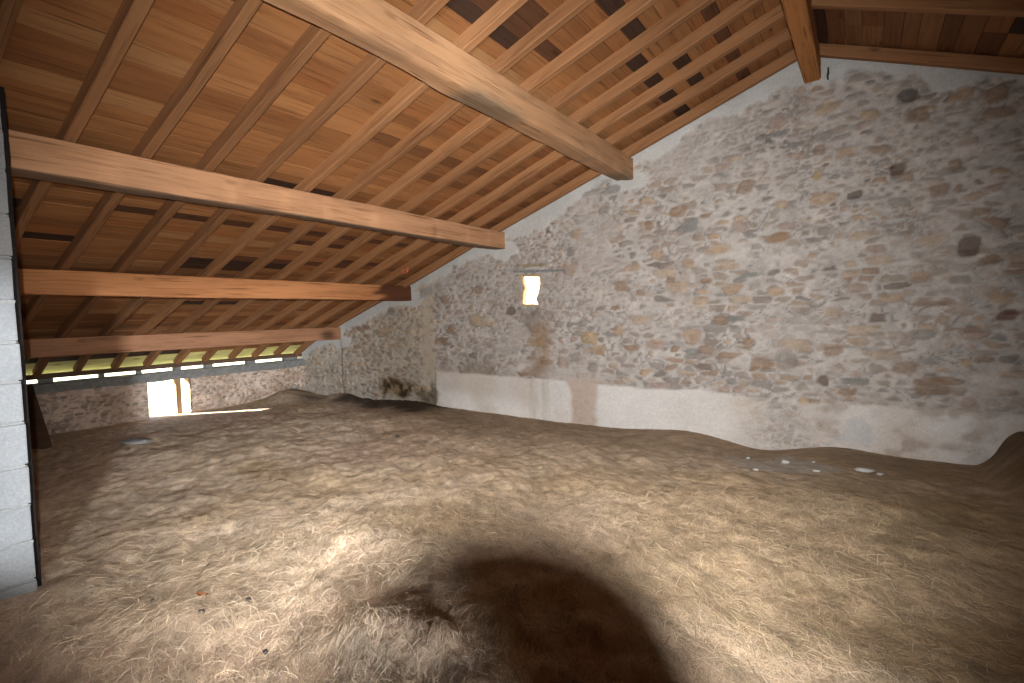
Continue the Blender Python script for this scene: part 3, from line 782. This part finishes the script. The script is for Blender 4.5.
# loose stalks lying on it
def stalks(N, lo, hi, wl, wh, up, near, seed):
    r = np.random.default_rng(seed)
    dist = near[0] + (near[1] - near[0]) * r.random(N) ** near[2]
    ang = np.radians(r.uniform(-4, 86, N))         # bearing to the left of straight ahead
    x = -np.sin(ang) * dist + 0.0; y = np.cos(ang) * dist
    off = r.random(N) < 0.06
    x = x + 0.9 * (r.random(N) - 0.2); y = y + 0.3 * r.random(N)
    ok = (y < 6.42) & (y > 0.2) & (x > -9.85) & (x < 2.2) & ~((x < -3.85) & (x > -4.4) & (y < 1.0))
    x, y = x[ok], y[ok]; n = len(x)
    flow = 2.6 + 1.6 * fbm(x * 0.5, y * 0.5, seed + 1, 2) + r.normal(0, 0.75, n)
    L = r.uniform(lo, hi, n); wd = r.uniform(wl, wh, n)
    curl = r.normal(0, 1.1, n); arch = np.abs(r.normal(0, up, n)); tilt = r.normal(0, up * 0.8, n)
    K = 5; P = np.zeros((n, K, 3)); D = np.zeros((n, K))
    px, py = x.copy(), y.copy()
    for k in range(K):
        t = k / (K - 1); th = flow + curl * (t - 0.5)
        if k: px = px + np.cos(th) * L / (K - 1); py = py + np.sin(th) * L / (K - 1)
        P[:, k, 0] = px; P[:, k, 1] = py; D[:, k] = th
        P[:, k, 2] = arch * 4 * t * (1 - t) + np.maximum(0, tilt * (t if True else 0)) + 0.002
    P[..., 2] += hay_h(P[..., 0], P[..., 1])
    P[..., 1] = np.minimum(P[..., 1], 6.44)
    rollv = r.uniform(-0.9, 0.9, n)[:, None]
    nx = -np.sin(D) * np.cos(rollv); ny = np.cos(D) * np.cos(rollv); nz = np.sin(rollv) * np.ones_like(D)
    taper = np.array([0.7, 1, 1, 0.9, 0.35])[None, :] * wd[:, None] / 2
    A = P + np.stack([nx, ny, nz], 2) * taper[..., None]; B = P - np.stack([nx, ny, nz], 2) * taper[..., None]
    Vv = np.stack([A, B], 2).reshape(-1, 3)
    i = np.arange(n)[:, None] * (2 * K) + 2 * np.arange(K - 1)[None, :]
    Ff = np.stack([i, i + 1, i + 3, i + 2], 2).reshape(-1, 4)
    base = hay_col(x, y)
    pal = np.array([s2l(212, 190, 160), s2l(200, 176, 138), s2l(184, 158, 124), s2l(216, 198, 170), s2l(166, 138, 104), s2l(196, 178, 138), s2l(204, 178, 156)])
    cc = pal[r.integers(0, len(pal), n)] * r.uniform(0.8, 1.22, n)[:, None]
    lum = (base.mean(1) / s2l(192, 169, 144).mean())[:, None]
    cc = (0.5 * cc + 0.5 * base) * np.clip(lum, 0.15, 1.1)
    return Vv, Ff, np.repeat(cc, 2 * K, 0)


parts = [stalks(90000, 0.04, 0.14, 0.0011, 0.0026, 0.006, (1.5, 8.5, 1.5), 601), stalks(34000, 0.05, 0.16, 0.0014, 0.0032, 0.015, (1.6, 4.5, 1.2), 602), stalks(1500, 0.08, 0.2, 0.0014, 0.0026, 0.035, (1.7, 6.0, 1.0), 603)]
vo = 0; AV = []; AF = []; AC = []
for v, f, c in parts:
    AV.append(v); AF.append(f + vo); AC.append(c); vo += len(v)
M_stalk = tone_mat('hay_stalk', 90, 0.2, 0.1, 0.7)
o = mesh_np('loose_hay', np.concatenate(AV), np.concatenate(AF), M_stalk, np.concatenate(AC), smooth=True)
tag(o, 'loose dry hay stalks strewn over the barn floor', 'hay', kind='stuff')

# ================================================================= small things
def lump(name, mat, x, y, sx, sy, sz, seed, label, cat, group=None, sink=0.35, rot=0.0, z=None):
    bm = bmesh.new(); bmesh.ops.create_icosphere(bm, subdivisions=3, radius=1.0)
    r = np.random.default_rng(seed); ph = r.uniform(0, 6, 9)
    for v in bm.verts:
        p = v.co
        q = 1 + 0.16 * math.sin(3.1 * p.x + ph[0]) * math.sin(2.7 * p.y + ph[1]) + 0.12 * math.sin(5 * p.z + ph[2] + 3 * p.x) + 0.07 * math.sin(9 * p.y + ph[3] + 5 * p.x)
        m = max(abs(p.x), abs(p.y), abs(p.z)); p2 = p * (0.72 + 0.28 / max(m, 0.3) * 0.85)
        v.co = Vector((p2.x * sx * q, p2.y * sy * q, p2.z * sz * q))
    o = bm_obj(name, bm, mat, smooth=True)
    zz = float(hay_h(np.array(x), np.array(y))) if z is None else z
    o.location = (x, y, zz + sz * (1 - 2 * sink) + 0.004); o.rotation_euler = (0, 0, rot)
    return tag(o, label, cat, group)

lump('flat_stone', M_greystone, -7.95, 2.67, 0.2, 0.13, 0.022, 1, 'pale grey flat stone lying on the hay in front of the eave wall window', 'stone', sink=0.25, rot=0.4)
CR = 'white plaster crumbs below the gable wall'
lump('plaster_crumb', M_white, 0.00, 5.77, 0.09, 0.035, 0.018, 2, 'largest white plaster scrap on the hay below the gable wall', 'rubble', CR, 0.3, 0.2)
lump('plaster_crumb', M_white, 0.12, 5.70, 0.035, 0.02, 0.012, 3, 'small white chip at the tip of the largest plaster scrap', 'rubble', CR, 0.3, 0.9)
lump('plaster_crumb', M_white, -0.66, 5.78, 0.035, 0.02, 0.02, 4, 'white plaster chip upright in the middle of the grey dusty patch', 'rubble', CR, 0.25, 0.3)
lump('plaster_crumb', M_white, -0.86, 5.30, 0.03, 0.018, 0.01, 5, 'white plaster flake on the hay edge of the grey dusty patch, away from the wall', 'rubble', CR, 0.3, 0.3)
lump('plaster_crumb', M_white, -0.37, 5.52, 0.035, 0.016, 0.01, 6, 'thin white plaster flake on the side of the dusty patch towards the largest scrap', 'rubble', CR, 0.3, 0.1)
lump('plaster_crumb', M_white, -1.02, 5.86, 0.025, 0.016, 0.014, 7, 'white plaster chip on the far edge of the dusty patch, close to the wall foot', 'rubble', CR, 0.3, 1.0)
lump('plaster_crumb', M_white, -0.42, 5.9, 0.02, 0.014, 0.012, 8, 'tiny white plaster chip between the wall foot and the dusty patch', 'rubble', CR, 0.3, 1.3)
DC = 'dark crumbs on the near hay'
lump('dark_crumb', M_dung, -3.34, 1.15, 0.015, 0.011, 0.01, 11, 'dark crumb on the hay closest to the block wall end', 'crumb', DC, 0.2)
lump('dark_crumb', M_dung, -2.86, 1.20, 0.017, 0.011, 0.01, 12, 'dark crumb on the hay just below the rust coloured leaf', 'crumb', DC, 0.2, 0.6)
lump('dark_crumb', M_dung, -2.79, 1.41, 0.018, 0.013, 0.011, 13, 'dark crumb on the hay beyond the rust coloured leaf, towards the gable wall', 'crumb', DC, 0.2, 1.2)
lump('dark_crumb', M_dung, -2.31, 1.23, 0.015, 0.012, 0.01, 14, 'dark crumb on bright hay beside the round shadow', 'crumb', DC, 0.2, 0.2)
lump('dark_crumb', M_dung, -5.06, 4.6, 0.03, 0.022, 0.016, 15, 'lone dark crumb far out in the middle of the hay', 'crumb', DC, 0.2, 0.2)
# curled rust coloured leaf
bm = bmesh.new(); rows = []
for i in range(9):
    t = i / 8; wv = 0.016 * math.sin(PI * min(1, t * 0.96 + 0.04)) ** 0.8
    rows.append([bm.verts.new((0.07 * (t - 0.5), wv * s, 0.012 * (2 * t - 1) ** 2 + 0.006 * abs(s))) for s in (-1, -0.5, 0, 0.5, 1)])
for A, B in zip(rows, rows[1:]):
    for k in range(4): bm.faces.new((A[k], A[k + 1], B[k + 1], B[k]))
bmesh.ops.solidify(bm, geom=bm.faces[:], thickness=0.0015)
o = bm_obj('dry_leaf', bm, M_leaf, smooth=True); o.location = (-3.05, 1.29, float(hay_h(np.array(-3.05), np.array(1.29))) + 0.008); o.rotation_euler = (0.1, 0.1, 0.5)
tag(o, 'small rust coloured dry leaf on the near hay', 'leaf')

# dark plank leaning on the eave wall behind the block wall
bm = bmesh.new()
add_box(bm, -0.02, 0.02, -0.36, 0.0, 0.0, 1.5, 0.005, 1)
o = bm_obj('leaning_plank', bm, M_darkwood)
a = Vector((-8.62, 1.98, float(hay_h(np.array(-8.62), np.array(1.98))) - 0.02)); b = Vector((-9.90, 2.10, 0.74))
zd = (b - a).normalized(); yd = Vector((0.12, 1, 0)); yd = (yd - yd.dot(zd) * zd).normalized(); xd = yd.cross(zd)
o.matrix_world = Matrix.Translation(a) @ Matrix((xd, yd, zd)).transposed().to_4x4()
o.scale = (1, 1, (b - a).length / 1.5)
tag(o, 'dark brown plank leaning on the eave wall behind the concrete block wall', 'plank')

# coil of rusty wire hooked by the dark stained end of the third purlin
bm = bmesh.new()
NP = 60; prev = None
for i in range(NP + 1):
    t = i / NP; an = 2 * PI * 3.2 * t
    cpt = Vector((0.05 * math.cos(an), 0.05 * (t - 0.5), 0.045 * math.sin(an) + 0.02 * t)); rad = Vector((math.cos(an), 0, math.sin(an)))
    ring = [bm.verts.new(cpt + 0.008 * (math.cos(q) * rad + math.sin(q) * Vector((0, 1, 0)))) for q in (0, PI * .4, PI * .8, PI * 1.2, PI * 1.6)]
    if prev:
        for k in range(5): bm.faces.new((prev[k], prev[(k + 1) % 5], ring[(k + 1) % 5], ring[k]))
    prev = ring
o = bm_obj('wire_coil', bm, M_rust, smooth=True); o.location = (-6.0, 5.75, 2.3)
tag(o, 'small reddish wire coil under the roof boards above the dark stained purlin end', 'wire')
# small iron hooks in the wall beside the ridge beam
for k, (hx, hz, lab) in enumerate(((-0.33, 4.0, 'upper of two tiny dark hooks in the gable wall beside the ridge beam'), (-0.335, 3.945, 'lower of two tiny dark hooks in the gable wall beside the ridge beam'))):
    bm = bmesh.new(); prev = None
    for i in range(13):
        t = i / 12
        p = Vector((0, -0.09 * min(1, t * 2), 0)) if t < 0.5 else Vector((0, -0.09 - 0.02 * math.sin((t - .5) * 2 * PI), 0.02 * (1 - math.cos((t - .5) * 2 * PI))))
        ring = [bm.verts.new(p + Vector((0.009 * math.cos(q), 0.004 * math.sin(q), 0.009 * math.sin(q)))) for q in (0, 1.26, 2.5, 3.77, 5.03)]
        if prev:
            for j in range(5): bm.faces.new((prev[j], prev[(j + 1) % 5], ring[(j + 1) % 5], ring[j]))
        prev = ring
    o = bm_obj('wall_hook', bm, M_iron, smooth=True); o.location = (hx, GY + 0.02, hz); tag(o, lab, 'hook', 'hooks beside the ridge beam')

# ================================================================= the photographer's camera, standing at the point of view
cam_m = Matrix((AX[0], AX[1], -AX[2])).transposed().to_4x4(); cam_m.translation = Vector(CAM)
root = bpy.data.objects.new('camera_on_tripod', None); C.objects.link(root); root.matrix_world = cam_m
tag(root, 'black camera with pop-up flash on a thin tripod facing the gable wall', 'camera')
def revolve(bm, prof, n=40):
    rings = [[bm.verts.new((r * math.cos(2 * PI * k / n), r * math.sin(2 * PI * k / n), z)) for k in range(n)] for r, z in prof]
    for A, B in zip(rings, rings[1:]):
        for k in range(n): bm.faces.new((A[k], A[(k + 1) % n], B[(k + 1) % n], B[k]))
bm = bmesh.new(); revolve(bm, [(0.044, 0.055), (0.044, -0.035), (0.0465, -0.035), (0.0465, -0.008), (0.044, 0.0), (0.044, 0.06), (0.036, 0.064), (0.036, 0.09)])
bm_obj('lens_barrel', bm, M_blackplastic, root, True)
bm = bmesh.new(); add_box(bm, -0.066, 0.066, -0.048, 0.046, 0.09, 0.14, 0.012, 3); add_box(bm, -0.066, -0.046, -0.046, 0.04, 0.075, 0.105, 0.008, 3)
bm_obj('body', bm, M_blackplastic, root, True)
bm = bmesh.new(); add_box(bm, -0.026, 0.026, 0.078, 0.104, 0.0925, 0.114, 0.004, 2); add_box(bm, -0.024, -0.018, 0.04, 0.088, 0.1, 0.114, 0.001); add_box(bm, 0.018, 0.024, 0.04, 0.088, 0.1, 0.114, 0.001)
fl = bm_obj('flash', bm, M_blackplastic, root)
bm = bmesh.new(); add_box(bm, -0.02, 0.02, 0.084, 0.099, 0.09, 0.093, 0.001); bm_obj('flash_window', bm, M_flashwin, fl)
iv = cam_m.inverted()
def leg(a, b, r):
    bm = bmesh.new(); d = (b - a); q = d.to_track_quat('Z', 'Y').to_matrix()
    rings = []
    for t, rr in ((0, r), (0.33, r), (0.34, r * .8), (0.66, r * .8), (0.67, r * .65), (0.97, r * .65), (0.975, r), (1, r * .8)):
        rings.append([bm.verts.new(iv @ (a + d * t + q @ Vector((rr * math.cos(k * PI / 5), rr * math.sin(k * PI / 5), 0)))) for k in range(10)])
    for A, B in zip(rings, rings[1:]):
        for k in range(10): bm.faces.new((A[k], A[(k + 1) % 10], B[(k + 1) % 10], B[k]))
    bm.faces.new(rings[0][::-1]); bm.faces.new(rings[-1])
    return bm
hubw = cam_m @ Vector((0, -0.052, 0.1)); hub2 = hubw + Vector((0, 0, -0.3))
bm_obj('centre_column', leg(hubw, hub2, 0.011), M_blackplastic, root, True)
for k in range(3):
    an = 2.2 + k * 2 * PI / 3
    fx_, fy_ = hub2.x + 0.28 * math.cos(an), hub2.y + 0.28 * math.sin(an)
    bm_obj('leg', leg(hub2 + Vector((0, 0, 0.05)), Vector((fx_, fy_, float(hay_h(np.array(fx_), np.array(fy_))))), 0.01), M_blackplastic, root, True)

# ================================================================= outdoors
M_yard = flat_mat('pale_dry_grass', (0.5, 0.5, 0.33), 1.0, 2.5, 0.3, 0.5)
bm = bmesh.new()
n = 24
gv = [[bm.verts.new((-60 + 120 * i / n, -60 + 120 * j / n, -0.62 + (0.0 if abs(-60 + 120 * i / n) < 14 and abs(-60 + 120 * j / n) < 10 else 0.25 * math.sin(i * 1.7) * math.sin(j * 1.3)))) for j in range(n + 1)] for i in range(n + 1)]
for i in range(n):
    for j in range(n): bm.faces.new((gv[i][j], gv[i + 1][j], gv[i + 1][j + 1], gv[i][j + 1]))
tag(bm_obj('ground', bm, M_yard), kind='structure')

# ================================================================= light
w = bpy.data.worlds.new('sky'); bpy.context.scene.world = w; w.use_nodes = True
nt = w.node_tree; bg = nt.nodes['Background']
sky = nt.nodes.new('ShaderNodeTexSky'); sky.sky_type = 'NISHITA'; sky.sun_disc = False; sky.sun_elevation = math.radians(40); sky.sun_rotation = math.radians(20); sky.dust_density = 3.0
nt.links.new(sky.outputs[0], bg.inputs[0]); bg.inputs[1].default_value = SKY

def lamp(name, t, energy, loc, direc, col, **kw):
    l = bpy.data.lights.new(name, t); l.energy = energy; l.color = col
    for k, v in kw.items(): setattr(l, k, v)
    o = bpy.data.objects.new(name, l); C.objects.link(o); o.location = loc
    o.rotation_euler = Vector(direc).to_track_quat('-Z', 'Y').to_euler(); return o
lamp('sun', 'SUN', SUN, (-30, -40, 20), (0.66, 0.68, -0.31), (1.0, 0.95, 0.86), angle=math.radians(0.6))
# the flash aims where the lens aims
fp = cam_m @ Vector((0.001, 0.0888, 0.085))
lamp('flash_light', 'SPOT', FLASH, fp, AX[2], (1.0, 0.985, 0.965), spot_size=math.radians(FSIZE), spot_blend=1.0, shadow_soft_size=0.011).scale = (1.0, 0.9, 1.0)   # wide, flat beam
fo = bpy.data.objects['flash_light']; fo.rotation_euler = cam_m.to_euler()
# added unseen spot standing in for low daylight from behind, through the partition opening
lp = Vector((5.5, -3.4, 1.72))
lamp('rear_daylight_standin', 'SPOT', REAR, lp, Vector((-6.0, 2.0, 0.2)) - lp, (0.88, 0.94, 1.0), spot_size=math.radians(50), spot_blend=0.3, shadow_soft_size=0.26)

# ================================================================= camera and view
cd = bpy.data.cameras.new('view'); co = bpy.data.objects.new('view', cd); C.objects.link(co)
cd.sensor_width = 36.0; cd.sensor_fit = 'HORIZONTAL'; cd.lens = F * 36.0 / 1024.0; cd.clip_end = 300
co.matrix_world = cam_m
sc = bpy.context.scene; sc.camera = co
sc.view_settings.view_transform = 'Standard'; sc.view_settings.look = 'None'; sc.view_settings.gamma = 1.0
sc.view_settings.use_curve_mapping = False; sc.view_settings.exposure = 0.0
sc.cycles.max_bounces = 8; sc.cycles.diffuse_bounces = 5; sc.cycles.use_denoising = True
sc.cycles.sample_clamp_indirect = 6.0
